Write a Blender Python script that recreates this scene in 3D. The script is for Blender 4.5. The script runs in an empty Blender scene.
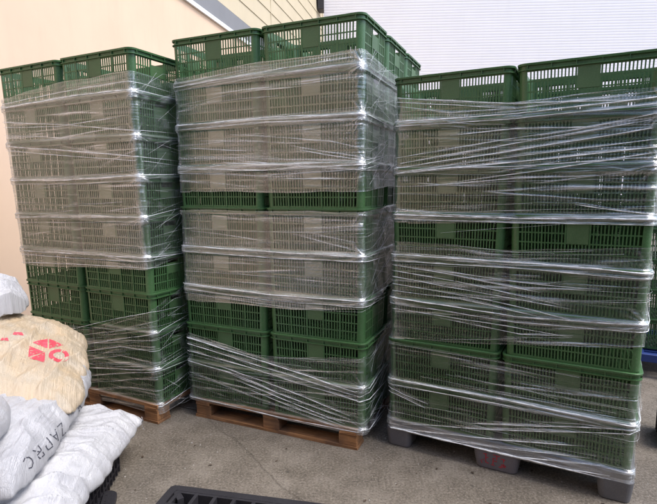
import bpy, bmesh, math, random
import numpy as np
from math import radians as R, sin, cos, pi
from mathutils import Vector, Matrix
from mathutils.bvhtree import BVHTree

sc = bpy.context.scene
col = sc.collection
random.seed(7)
rng = np.random.default_rng(11)

# ------------------------------------------------------------ camera
CAM_H = 1.293
cam_d = bpy.data.cameras.new('camera')
cam = bpy.data.objects.new('camera', cam_d); col.objects.link(cam)
cam_d.sensor_width = 36.0
cam_d.lens = 498.1/657*36
cam_d.clip_start = 0.05; cam_d.clip_end = 500
cam.matrix_world = (Matrix.Translation((0, 0, CAM_H)) @ Matrix.Rotation(R(90-7.49), 4, 'X') @ Matrix.Rotation(-0.0056, 4, 'Z'))
sc.camera = cam

# ------------------------------------------------------------ sky and sun (bright overcast)
SUN_EL, SUN_AZ = R(60), R(112)        # azimuth clockwise from +Y
w = bpy.data.worlds.new('World'); sc.world = w; w.use_nodes = True
nt = w.node_tree; nt.nodes.clear()
sky = nt.nodes.new('ShaderNodeTexSky'); sky.sky_type = 'NISHITA'; sky.sun_disc = False
sky.sun_elevation = SUN_EL; sky.sun_rotation = SUN_AZ
sky.air_density = 0.9; sky.dust_density = 2.0; sky.ozone_density = 0.8
bg = nt.nodes.new('ShaderNodeBackground'); bg.inputs[1].default_value = 0.15
wo = nt.nodes.new('ShaderNodeOutputWorld')
nt.links.new(sky.outputs[0], bg.inputs[0]); nt.links.new(bg.outputs[0], wo.inputs[0])
sl = bpy.data.lights.new('sun', 'SUN'); sl.energy = 1.2; sl.angle = R(25); sl.color = (1.0, 0.97, 0.93)
so = bpy.data.objects.new('sun', sl); col.objects.link(so)
sdir = Vector((sin(SUN_AZ)*cos(SUN_EL), cos(SUN_AZ)*cos(SUN_EL), sin(SUN_EL)))
so.rotation_euler = sdir.to_track_quat('Z', 'Y').to_euler()

sc.view_settings.view_transform = 'Standard'; sc.view_settings.look = 'None'
sc.view_settings.gamma = 1.0; sc.view_settings.exposure = 1.42
try: sc.view_settings.use_curve_mapping = False
except Exception: pass
sc.render.engine = 'CYCLES'
sc.cycles.max_bounces = 10; sc.cycles.diffuse_bounces = 4; sc.cycles.glossy_bounces = 3
sc.cycles.transmission_bounces = 4; sc.cycles.transparent_max_bounces = 16
sc.cycles.caustics_reflective = False; sc.cycles.caustics_refractive = False

# ------------------------------------------------------------ node helpers
def new_mat(name):
    m = bpy.data.materials.new(name); m.use_nodes = True
    t = m.node_tree; t.nodes.clear()
    o = t.nodes.new('ShaderNodeOutputMaterial')
    return m, t, o
def nd(t, typ, ins=None, **kw):
    n = t.nodes.new(typ)
    for k, v in kw.items(): setattr(n, k, v)
    for k, v in (ins or {}).items():
        if isinstance(v, bpy.types.NodeSocket): t.links.new(v, n.inputs[k])
        else: n.inputs[k].default_value = v
    return n
def noise(t, vec, scale, detail=4, rough=0.55):
    return nd(t, 'ShaderNodeTexNoise', {'Vector': vec, 'Scale': scale, 'Detail': detail, 'Roughness': rough}).outputs['Fac']
def mapping(t, vec, scale=(1, 1, 1), rot=(0, 0, 0), loc=(0, 0, 0)):
    return nd(t, 'ShaderNodeMapping', {'Vector': vec, 'Scale': scale, 'Rotation': rot, 'Location': loc}).outputs[0]
def ramp(t, fac, stops):
    n = nd(t, 'ShaderNodeValToRGB', {'Fac': fac}); e = n.color_ramp.elements
    while len(e) < len(stops): e.new(0.5)
    for i, (p, c) in enumerate(stops):
        e[i].position = p; e[i].color = (c, c, c, 1) if not isinstance(c, tuple) else (*c, 1)
    return n.outputs['Color']
def mixc(t, fac, a, b, mode='MIX'):
    n = nd(t, 'ShaderNodeMix', data_type='RGBA', blend_type=mode)
    for idx, v in ((0, fac), (6, a), (7, b)):
        if isinstance(v, bpy.types.NodeSocket): t.links.new(v, n.inputs[idx])
        elif idx == 0: n.inputs[0].default_value = v
        else: n.inputs[idx].default_value = (*v, 1)
    return n.outputs[2]
def mth(t, op, a, b=None, c=None, clamp=False):
    n = nd(t, 'ShaderNodeMath', operation=op); n.use_clamp = clamp
    for i, v in enumerate((a, b, c)):
        if v is None: continue
        if isinstance(v, bpy.types.NodeSocket): t.links.new(v, n.inputs[i])
        else: n.inputs[i].default_value = v
    return n.outputs[0]
def bump(t, h, strength, dist, nrm=None):
    i = {'Height': h, 'Strength': strength, 'Distance': dist}
    if nrm is not None: i['Normal'] = nrm
    return nd(t, 'ShaderNodeBump', i).outputs[0]
def principled(t, o, color, rough, nrm=None, spec=0.5, **extra):
    i = {'Base Color': color if isinstance(color, bpy.types.NodeSocket) else (*color, 1), 'Roughness': rough, 'Specular IOR Level': spec}
    if nrm is not None: i['Normal'] = nrm
    i.update(extra)
    p = nd(t, 'ShaderNodeBsdfPrincipled', i)
    t.links.new(p.outputs[0], o.inputs[0]); return p

def m_plastic(name, base, rough=0.42, dust=0.25):
    m, t, o = new_mat(name)
    oc = nd(t, 'ShaderNodeTexCoord').outputs['Object']
    rnd = nd(t, 'ShaderNodeObjectInfo').outputs['Random']
    oc = nd(t, 'ShaderNodeVectorMath', {0: oc, 1: nd(t, 'ShaderNodeCombineXYZ', {0: mth(t, 'MULTIPLY', rnd, 37.0), 1: mth(t, 'MULTIPLY', rnd, 11.0), 2: 0.0}).outputs[0]}, operation='ADD').outputs[0]
    n1 = noise(t, oc, 9, 5); n2 = noise(t, oc, 240, 3)
    scf = noise(t, mapping(t, oc, (8, 8, 90)), 1.0, 5, 0.75); blot = noise(t, oc, 5, 3)
    c = mixc(t, ramp(t, n1, [(0.3, 0.0), (0.75, 1.0)]), tuple(x*0.82 for x in base), tuple(x*1.12 for x in base))
    c = mixc(t, mth(t, 'MULTIPLY', rnd, 0.35), c, (base[0]*1.5, base[1]*1.12, base[2]*1.3))
    d = mth(t, 'MULTIPLY', ramp(t, n2, [(0.5, 0.0), (0.8, 1.0)]), dust)
    c = mixc(t, d, c, (0.24, 0.25, 0.21))
    c = mixc(t, mth(t, 'MULTIPLY', mth(t, 'MULTIPLY', ramp(t, scf, [(0.6, 0.0), (0.72, 1.0)]), ramp(t, blot, [(0.45, 0.0), (0.6, 1.0)])), 0.5*min(1, dust*3)), c, (0.22, 0.27, 0.21))
    r = mth(t, 'ADD', mth(t, 'MULTIPLY', n1, 0.25), rough-0.1)
    principled(t, o, c, r, bump(t, n2, 0.15, 0.001)); return m
GREEN = m_plastic('green_plastic', (0.045, 0.128, 0.042), 0.36, 0.35)
GREEN_LABEL = m_plastic('green_plastic_plate', (0.058, 0.132, 0.050), 0.45, 0.2)
BLACK = m_plastic('black_plastic', (0.018, 0.018, 0.022), 0.45, 0.12)
BLUE = m_plastic('blue_plastic', (0.02, 0.05, 0.22), 0.45, 0.1)
GREYP = m_plastic('grey_recycled_plastic', (0.115, 0.12, 0.13), 0.6, 0.4)

def m_wood():
    m, t, o = new_mat('pallet_wood')
    oc = nd(t, 'ShaderNodeTexCoord').outputs['Object']
    rnd = nd(t, 'ShaderNodeObjectInfo').outputs['Random']
    v = mapping(t, oc, (2.0, 40, 40))
    g = noise(t, v, 3, 6, 0.65); s = noise(t, oc, 7, 4)
    c = ramp(t, g, [(0.25, (0.065, 0.032, 0.016)), (0.5, (0.32, 0.15, 0.058)), (0.8, (0.50, 0.28, 0.13))])
    c = mixc(t, mth(t, 'MULTIPLY', ramp(t, s, [(0.42, 0.0), (0.62, 1.0)]), 0.75), c, (0.085, 0.045, 0.028))
    c = mixc(t, mth(t, 'MULTIPLY', rnd, 0.2), c, (0.16, 0.095, 0.055))
    principled(t, o, c, 0.75, bump(t, g, 0.5, 0.003)); return m
WOOD = m_wood()

def m_film():
    """stretch film: clear glossy layer; bunched, creased film turns milky ('haze' vertex value = how much film is bunched there)"""
    m, t, o = new_mat('stretch_film')
    tc = nd(t, 'ShaderNodeTexCoord'); uv = tc.outputs['UV']
    hz = nd(t, 'ShaderNodeAttribute', attribute_name='haze').outputs['Fac']
    cr = nd(t, 'ShaderNodeAttribute', attribute_name='crinkle').outputs['Fac']
    tch = nd(t, 'ShaderNodeAttribute', attribute_name='touch').outputs['Fac']
    long1 = noise(t, mapping(t, uv, (2.2, 90, 1)), 1.0, 5, 0.6)
    long2 = noise(t, mapping(t, uv, (7, 330, 1), rot=(0, 0, 0.03)), 1.0, 3, 0.6)
    fine = noise(t, uv, 300, 3, 0.75)
    fine2 = noise(t, mapping(t, uv, (1, 1.6, 1)), 75, 4, 0.7)
    h = mth(t, 'ADD', mth(t, 'MULTIPLY', long1, 0.9), mth(t, 'MULTIPLY', long2, mth(t, 'MULTIPLY_ADD', hz, 2.6, 0.5)))
    h = mth(t, 'ADD', h, mth(t, 'MULTIPLY', fine2, mth(t, 'MULTIPLY_ADD', cr, 0.9, 0.12)))
    nb = bump(t, h, 0.6, 0.0020)
    streak = ramp(t, long2, [(0.55, 0.0), (0.78, 1.0)])
    speck = ramp(t, fine, [(0.57, 0.0), (0.64, 1.0)])
    speck2 = ramp(t, fine2, [(0.54, 0.0), (0.74, 1.0)])
    a = mth(t, 'MULTIPLY', streak, mth(t, 'MULTIPLY_ADD', hz, 0.40, 0.05))
    b = mth(t, 'MULTIPLY', mth(t, 'MAXIMUM', speck, mth(t, 'MULTIPLY', speck2, 0.6)), mth(t, 'MULTIPLY_ADD', cr, 0.95, 0.02))
    milky = mth(t, 'ADD', mth(t, 'ADD', a, b), mth(t, 'MULTIPLY', hz, 1.0), clamp=True)
    milky = mth(t, 'MULTIPLY', milky, mth(t, 'MULTIPLY_ADD', tch, 0.35, 0.65))
    clear = nd(t, 'ShaderNodeBsdfTransparent', {'Color': (0.975, 0.98, 0.98, 1)})
    gl = nd(t, 'ShaderNodeBsdfGlossy', {'Color': (1, 1, 1, 1), 'Roughness': 0.08, 'Normal': nb})
    fr = nd(t, 'ShaderNodeLayerWeight', {'Blend': 0.2, 'Normal': nb})
    rf = mth(t, 'ADD', mth(t, 'MULTIPLY', fr.outputs['Fresnel'], 0.4), mth(t, 'MULTIPLY_ADD', tch, 0.125, 0.035), clamp=True)
    film = nd(t, 'ShaderNodeMixShader', {0: rf, 1: clear.outputs[0], 2: gl.outputs[0]})
    df = nd(t, 'ShaderNodeBsdfDiffuse', {'Color': (0.86, 0.91, 0.96, 1), 'Normal': nb})
    tl = nd(t, 'ShaderNodeBsdfTranslucent', {'Color': (0.80, 0.82, 0.82, 1)})
    d2 = nd(t, 'ShaderNodeMixShader', {0: 0.3, 1: df.outputs[0], 2: tl.outputs[0]})
    g2 = nd(t, 'ShaderNodeMixShader', {0: 0.45, 1: d2.outputs[0], 2: gl.outputs[0]})
    out = nd(t, 'ShaderNodeMixShader', {0: mth(t, 'MULTIPLY', milky, 0.92), 1: film.outputs[0], 2: g2.outputs[0]})
    t.links.new(out.outputs[0], o.inputs[0]); return m
FILM = m_film()
def m_rope():
    m, t, o = new_mat('twisted_film')
    oc = nd(t, 'ShaderNodeTexCoord').outputs['Object']
    n1 = noise(t, oc, 60, 4, 0.7)
    p = nd(t, 'ShaderNodeBsdfPrincipled', {'Base Color': (0.90, 0.94, 0.98, 1), 'Roughness': 0.15, 'Specular IOR Level': 1.0, 'Normal': bump(t, n1, 0.8, 0.004)})
    tr = nd(t, 'ShaderNodeBsdfTransparent', {'Color': (0.97, 0.97, 0.97, 1)})
    mx = nd(t, 'ShaderNodeMixShader', {0: ramp(t, noise(t, oc, 25, 4, 0.7), [(0.28, 0.5), (0.52, 1.0)]), 1: tr.outputs[0], 2: p.outputs[0]})
    t.links.new(mx.outputs[0], o.inputs[0]); return m
ROPE = m_rope()

def m_bag(name, c1, c2, gloss=0.35, stripes=90, rot=0.0):
    m, t, o = new_mat(name)
    uv = nd(t, 'ShaderNodeTexCoord').outputs['UV']
    a = noise(t, mapping(t, uv, (stripes, 4, 1), rot=(0, 0, rot*0.05)), 1, 5, 0.65)
    b = noise(t, uv, 60, 5, 0.7); c = noise(t, uv, 9, 4)
    weave = noise(t, uv, 420, 2)
    k = mixc(t, ramp(t, c, [(0.35, 0.0), (0.7, 1.0)]), c1, c2)
    k = mixc(t, mth(t, 'MULTIPLY', ramp(t, a, [(0.5, 0.0), (0.75, 1.0)]), 0.35), k, tuple(min(0.9, x*1.25) for x in c1))
    h = mth(t, 'ADD', mth(t, 'ADD', a, mth(t, 'MULTIPLY', b, 0.7)), mth(t, 'MULTIPLY', weave, 0.15))
    principled(t, o, k, gloss, bump(t, h, 0.9, 0.009), spec=0.6); return m
BAG_WHITE = m_bag('white_woven_plastic', (0.37, 0.37, 0.395), (0.47, 0.47, 0.49), 0.33, 70, 0.5)
BAG_WHITE2 = m_bag('white_plastic_sheet', (0.41, 0.41, 0.435), (0.52, 0.52, 0.535), 0.28, 40, 1.0)
BAG_CREAM = m_bag('cream_bag', (0.50, 0.385, 0.255), (0.47, 0.41, 0.33), 0.3, 110, 0.1)
def flat(name, c, rough=0.6):
    m, t, o = new_mat(name)
    oc = nd(t, 'ShaderNodeTexCoord').outputs['Object']
    n = noise(t, oc, 55, 5, 0.7)
    k = mixc(t, ramp(t, n, [(0.4, 0.0), (0.65, 1.0)]), tuple(x*0.75 for x in c), tuple(min(1, x*1.25) for x in c))
    principled(t, o, k, rough, bump(t, n, 0.2, 0.002)); return m
RED = flat('red_print', (0.62, 0.07, 0.10)); REDP = flat('red_paint', (0.42, 0.03, 0.05)); INK = flat('faded_black_ink', (0.07, 0.07, 0.09))

def m_ground():
    m, t, o = new_mat('old_concrete')
    oc = nd(t, 'ShaderNodeTexCoord').outputs['Object']
    big = noise(t, oc, 1.1, 5, 0.6); med = noise(t, oc, 6, 6, 0.65); fin = noise(t, oc, 95, 5, 0.8); grit = noise(t, oc, 260, 2, 0.6)
    c = ramp(t, med, [(0.28, (0.095, 0.079, 0.061)), (0.5, (0.180, 0.154, 0.124)), (0.72, (0.27, 0.238, 0.20))])
    c = mixc(t, mth(t, 'MULTIPLY', ramp(t, big, [(0.44, 0.0), (0.62, 1.0)]), 0.5), c, (0.075, 0.061, 0.043))
    c = mixc(t, mth(t, 'MULTIPLY', ramp(t, fin, [(0.50, 0.0), (0.64, 1.0)]), 0.8), c, (0.33, 0.29, 0.24))
    c = mixc(t, mth(t, 'MULTIPLY', ramp(t, fin, [(0.36, 1.0), (0.46, 0.0)]), 0.8), c, (0.05, 0.042, 0.035))
    wv = nd(t, 'ShaderNodeTexVoronoi', {'Vector': mixc(t, 0.12, oc, nd(t, 'ShaderNodeTexNoise', {'Vector': oc, 'Scale': 3.0, 'Detail': 5.0}).outputs['Color']), 'Scale': 0.55}, feature='DISTANCE_TO_EDGE').outputs['Distance']
    crack = ramp(t, wv, [(0.0, 1.0), (0.004, 0.0)])
    c = mixc(t, mth(t, 'MULTIPLY', mth(t, 'MULTIPLY', crack, ramp(t, med, [(0.45, 0.0), (0.6, 1.0)])), 0.15), c, (0.045, 0.038, 0.030))
    spots = nd(t, 'ShaderNodeTexVoronoi', {'Vector': oc, 'Scale': 7.0, 'Randomness': 1.0}).outputs['Distance']
    st = mth(t, 'MULTIPLY', ramp(t, mth(t, 'ADD', spots, mth(t, 'MULTIPLY', med, 0.2)), [(0.13, 1.0), (0.17, 0.0)]), 0.7)
    c = mixc(t, st, c, (0.05, 0.045, 0.036))
    rgh = mth(t, 'ADD', mth(t, 'MULTIPLY', ramp(t, big, [(0.4, 1.0), (0.65, 0.0)]), 0.25), 0.6)
    h = mth(t, 'ADD', mth(t, 'ADD', mth(t, 'MULTIPLY', fin, 1.0), mth(t, 'MULTIPLY', grit, 0.5)), mth(t, 'MULTIPLY', med, 1.5))
    principled(t, o, c, rgh, bump(t, mth(t, 'SUBTRACT', h, mth(t, 'MULTIPLY', crack, 1.2)), 0.9, 0.009)); return m
GROUND = m_ground()
def m_wall(name, base, var=0.08, sc1=1.5, rough=0.85, streak=0.15):
    m, t, o = new_mat(name)
    oc = nd(t, 'ShaderNodeTexCoord').outputs['Object']
    a = noise(t, oc, sc1, 6, 0.6); b = noise(t, mapping(t, oc, (6, 6, 0.5)), 1.5, 5, 0.6); f = noise(t, oc, 160, 3)
    k = mixc(t, ramp(t, a, [(0.3, 0.0), (0.7, 1.0)]), tuple(x*(1-var) for x in base), base)
    k = mixc(t, mth(t, 'MULTIPLY', ramp(t, b, [(0.52, 0.0), (0.8, 1.0)]), streak), k, tuple(x*0.62 for x in base))
    principled(t, o, k, rough, bump(t, f, 0.2, 0.002), spec=0.3); return m
W_BEIGE = m_wall('beige_render', (0.72, 0.53, 0.385)); W_WHITE = m_wall('white_metal_siding', (0.84, 0.79, 0.79), 0.04, 1.5, 0.5, 0.08)
W_CREAM = m_wall('cream_siding', (0.57, 0.49, 0.345), 0.08, 1.5, 0.6); W_TRIM = m_wall('white_trim', (0.78, 0.78, 0.78)); W_GREY = m_wall('grey_flashing', (0.22, 0.225, 0.235), 0.1, 3, 0.5)
W_REAR = m_wall('tan_render', (0.30, 0.26, 0.22)); DARKM = m_wall('dark_metal', (0.035, 0.03, 0.03), 0.2, 8, 0.5); SHUT = m_wall('shutter_grey', (0.12, 0.13, 0.14), 0.1)

# ------------------------------------------------------------ mesh helpers
def link(o, parent=None):
    col.objects.link(o)
    if parent is not None: o.parent = parent
    return o
def empty(name, loc=(0, 0, 0), rz=0.0):
    o = bpy.data.objects.new(name, None); o.location = loc; o.rotation_euler = (0, 0, rz); o.empty_display_size = 0.1
    return link(o)
def tag(o, label=None, cat=None, group=None, kind=None):
    if label: o['label'] = label
    if cat: o['category'] = cat
    if group: o['group'] = group
    if kind: o['kind'] = kind
    return o
class MB:
    def __init__(s): s.v = []; s.f = []; s.sm = []
    def add(s, vs, fs, smooth=False):
        b = len(s.v); s.v += [tuple(p) for p in vs]; s.f += [tuple(i+b for i in f) for f in fs]; s.sm += [smooth]*len(fs)
    def box(s, x0, x1, y0, y1, z0, z1, M=None, taper=0.0):
        vs = [(x0, y0, z0), (x1, y0, z0), (x1, y1, z0), (x0, y1, z0), (x0, y0, z1), (x1, y0, z1), (x1, y1, z1), (x0, y1, z1)]
        if taper:
            cx, cy = (x0+x1)/2, (y0+y1)/2
            vs = [((x-cx)*(1-taper)+cx, (y-cy)*(1-taper)+cy, z) if i < 4 else (x, y, z) for i, (x, y, z) in enumerate(vs)]
        if M is not None: vs = [tuple(M @ Vector(p)) for p in vs]
        s.add(vs, [(0, 3, 2, 1), (4, 5, 6, 7), (0, 1, 5, 4), (1, 2, 6, 5), (2, 3, 7, 6), (3, 0, 4, 7)])
    def sweep(s, path, prof, closed=True, smooth=False):
        """path: [(x,y,nx,ny)], prof: closed polygon of (outward offset, z)"""
        n, k = len(path), len(prof)
        vs = [(x+nx*o, y+ny*o, z) for (x, y, nx, ny) in path for (o, z) in prof]
        fs = []
        for i in range(n if closed else n-1):
            a, b = i*k, ((i+1) % n)*k
            for j in range(k):
                j2 = (j+1) % k
                fs.append((a+j, b+j, b+j2, a+j2))
        if not closed: fs += [tuple(range(k)), tuple((n-1)*k+j for j in reversed(range(k)))]
        s.add(vs, fs, smooth)
    def tube(s, pts, radii, n=6, flat_=1.0):
        vs = []; P = [Vector(p) for p in pts]
        for i, p in enumerate(P):
            d = (P[min(i+1, len(P)-1)]-P[max(i-1, 0)]).normalized()
            u = d.cross(Vector((0, 0, 1)))
            if u.length < 1e-4: u = Vector((1, 0, 0))
            u.normalize(); w_ = u.cross(d)
            for j in range(n):
                a = 2*pi*j/n; vs.append(p+u*cos(a)*radii[i]*flat_+w_*sin(a)*radii[i])
        fs = [(i*n+j, i*n+(j+1) % n, (i+1)*n+(j+1) % n, (i+1)*n+j) for i in range(len(P)-1) for j in range(n)]
        fs += [tuple(reversed(range(n))), tuple((len(P)-1)*n+j for j in range(n))]
        s.add(vs, fs, True)
    def mesh(s, name, mat):
        me = bpy.data.meshes.new(name); me.from_pydata(s.v, [], s.f)
        me.polygons.foreach_set('use_smooth', s.sm); me.materials.append(mat); me.update()
        return me
    def build(s, name, mat, parent=None):
        return link(bpy.data.objects.new(name, s.mesh(name, mat)), parent)
def bevel(o, wd=0.003, seg=2, ang=40):
    md = o.modifiers.new('bevel', 'BEVEL'); md.width = wd; md.segments = seg; md.limit_method = 'ANGLE'; md.angle_limit = R(ang)
    return o

def vnoise(x, y, seed=0):
    """smooth value noise on arrays, about -1..1"""
    x = np.asarray(x, float); y = np.asarray(y, float)
    xi = np.floor(x).astype(np.int64); yi = np.floor(y).astype(np.int64); fx = x-xi; fy = y-yi
    fx = fx*fx*(3-2*fx); fy = fy*fy*(3-2*fy)
    def h(a, b):
        n = (a*374761393 + b*668265263 + seed*974634777) & 0xffffffff
        n = ((n ^ (n >> 13))*1274126177) & 0xffffffff
        return ((n ^ (n >> 16)) & 0xffff)/32767.5-1
    return (h(xi, yi)*(1-fx)+h(xi+1, yi)*fx)*(1-fy)+(h(xi, yi+1)*(1-fx)+h(xi+1, yi+1)*fx)*fy
def fbm(x, y, seed=0, oct=4, gain=0.5):
    s, a = 0, 1
    for i in range(oct): s = s+a*vnoise(x*2**i, y*2**i, seed+i*17); a *= gain
    return s
def rr_path(hw, hd, r, seg=8):
    """rounded rectangle centred on 0, counter-clockwise, with outward normals"""
    out = []
    for cx, cy, a0 in ((hw-r, -hd+r, -90), (hw-r, hd-r, 0), (-hw+r, hd-r, 90), (-hw+r, -hd+r, 180)):
        for i in range(seg+1):
            a = R(a0+90*i/seg); out.append((cx+r*cos(a), cy+r*sin(a), cos(a), sin(a)))
    return out

# ------------------------------------------------------------ the stacks: corner (front right), yaw, lean, layer height
PW, PD = 0.54, 0.372
STACKS = {
    'left':   dict(x=-0.923, y=2.585, yaw=-0.458, lx=-0.016, ly=-0.049, p=0.209*0.987, base=0.11, n=9),
    'middle': dict(x=0.176, y=2.287, yaw=-0.407, lx=-0.006, ly=-0.007, p=0.209*1.029, base=0.11, n=9),
    'right':  dict(x=1.227, y=1.858, yaw=-0.496, lx=0.013, ly=0.006, p=0.209*0.982, base=0.14, n=8),
    'rear':   dict(x=2.56, y=3.14, yaw=-0.44, lx=0.0, ly=0.0, p=0.207, base=0.17, n=7, rows=1),
}
def to_world(S, s, d, z):
    """s along the front (0 = right corner, negative to the left), d into depth, z up"""
    ca, sa = cos(S['yaw']), sin(S['yaw']); zz = z-S['base']
    return (S['x']+s*ca-d*sa+S['lx']*zz, S['y']+s*sa+d*ca+S['ly']*zz, z)

# ------------------------------------------------------------ ground and buildings
def build_ground():
    g = MB(); g.add([(-60, -40, 0), (60, -40, 0), (60, 90, 0), (-60, 90, 0)], [(0, 1, 2, 3)])
    tag(g.build('ground', GROUND), 'worn brown concrete yard with cracks and pale grit', kind='structure')
    # loose grit: far too many to count
    mb = MB(); r = random.Random(3)
    ico = bmesh.new(); bmesh.ops.create_icosphere(ico, subdivisions=1, radius=1.0)
    iv = [v.co.copy() for v in ico.verts]; jf = [tuple(v.index for v in f.verts) for f in ico.faces]; ico.free()
    for k in range(1500):
        x = r.uniform(-1.6, 2.6); y = r.uniform(1.5, 3.4)
        s = abs(r.gauss(0, 0.0014))+0.0009; q = [r.uniform(0.6, 1.4) for _ in range(3)]
        mb.add([(x+v.x*s*q[0], y+v.y*s*q[1], s*0.35+v.z*s*q[2]*0.7) for v in iv], jf)
    tag(mb.build('gravel_grit', flat('pale_grit', (0.33, 0.31, 0.28))), 'pale grit and gravel scattered over the concrete', kind='stuff')
    # dead leaf scraps
    mb = MB()
    for k in range(60):
        x = r.uniform(-1.0, 2.2); y = r.uniform(1.7, 2.7); a = r.uniform(0, 6.28); s = r.uniform(0.004, 0.012)
        mb.add([(x+s*cos(a), y+s*sin(a), 0.003), (x+s*0.5*cos(a+1.8), y+s*0.5*sin(a+1.8), 0.006), (x-s*cos(a), y-s*sin(a), 0.002), (x+s*0.5*cos(a-1.6), y+s*0.5*sin(a-1.6), 0.005)], [(0, 1, 2, 3)])
    tag(mb.build('leaf_litter', flat('dead_leaf', (0.06, 0.04, 0.025))), 'small dark leaf scraps lying on the concrete', kind='stuff')
build_ground()

def build_left_building():
    # facade plane: direction (sin13, cos13), 3.4 m left of the camera axis
    rt = empty('beige_building', (-3.41*cos(R(13)), 3.41*sin(R(13)), 0), -R(13)); rt.rotation_euler = (0, 0, -R(13))
    tag(rt, 'beige rendered building with a grey band and cream boarding above, behind the left stack', 'building')
    # local frame: +Y along facade, facade at x = 0, building body at x < 0
    m = MB(); m.box(-0.25, 0, -6, 15.4, 0, 3.742); m.build('wall', W_BEIGE, rt)
    m = MB(); m.box(-0.25, 0.035, -6, 15.42, 3.745, 3.805); m.build('trim', W_TRIM, rt)
    m = MB(); m.box(-0.25, 0.012, -6, 15.4, 3.808, 4.09); m.build('flashing_band', W_GREY, rt)
    m = MB()
    z = 4.092
    while z < 8.8:
        zs = z+0.30
        m.add([(0.0, -6, zs), (0.012, -6, z), (0.012, 14.13, z), (0.0, 14.13, zs)], [(0, 1, 2, 3)])
        m.add([(-0.03, -6, z), (0.012, -6, z), (0.012, 14.13, z), (-0.03, 14.13, z)], [(3, 2, 1, 0)])
        z = zs
    m.box(-0.25, -0.032, -6, 14.13, 4.092, 8.8); m.box(-0.25, 0.02, 14.132, 14.24, 4.092, 8.8)
    for y in (1.0, 5.4, 9.8): m.box(0.0, 0.016, y, y+0.02, 4.096, 8.8)
    m.build('boarding', W_CREAM, rt)
build_left_building()

def build_white_building():
    rt = empty('white_building', (0.74, 14.75, 0), R(-3))
    tag(rt, 'tall white building clad in narrow horizontal metal ribs, behind the stacks', 'building')
    m = MB(); p = 0.074; z = 0.0
    x0, x1 = -2.0, 20
    while z < 11:
        a, b, c = z+p*0.62, z+p*0.72, z+p*0.93
        for (za, ya, zb, yb) in ((z, 0, a, 0), (a, 0, b, 0.0025), (b, 0.0025, c, 0.0025), (c, 0.0025, z+p, 0)):
            m.add([(x0, ya, za), (x1, ya, za), (x1, yb, zb), (x0, yb, zb)], [(0, 1, 2, 3)])
        z += p
    m.box(x0, x1, 0.02, 3.0, 0, 11); m.build('ribbed_cladding', W_WHITE, rt)
    m = MB(); m.box(x0, x1, -0.02, 3.05, 11.08, 11.2); m.build('roof_cap', W_TRIM, rt)
    d = empty('exhaust_duct', (-0.33, 14.07, 5.89)); d.scale = (1.24, 1.24, 1.24); tag(d, 'small dark exhaust duct at the corner of the cream boarding', 'duct')
    m = MB()
    pts = [(-0.34, 0.1, -0.35), (-0.34, 0.1, 0.0), (-0.30, 0.08, 0.13), (-0.20, 0.03, 0.20), (-0.08, 0, 0.22), (0.06, 0, 0.22)]
    m.tube(pts, [0.12]*6, 14); m.build('duct_elbow', DARKM, d)
    m = MB(); m.box(0.062, 0.2, -0.14, 0.14, 0.05, 0.37); bevel(m.build('duct_box', DARKM, d), 0.01)
build_white_building()

def build_rear_building():
    # unseen building behind the photographer, added with its dark shutter for film reflections
    rt = empty('unseen_tan_building', (-1.0, -1.9, 0), R(0)); tag(rt, 'unseen grey brown building added across the yard, dark shutter mirrored in the film', 'building')
    m = MB(); m.box(-1.7, 7.3, -3, 0, 0, 3.3); m.build('wall', W_REAR, rt)
    m = MB(); m.box(-1.7, 7.35, -3, 0.06, 3.302, 3.4); m.build('roof_cap', W_GREY, rt)
    m = MB()
    for k in range(28): m.box(-1.5, 1.6, 0.002, 0.03, 0.02+k*0.08, 0.02+k*0.08+0.07)
    m.build('shutter', SHUT, rt)
build_rear_building()

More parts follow.
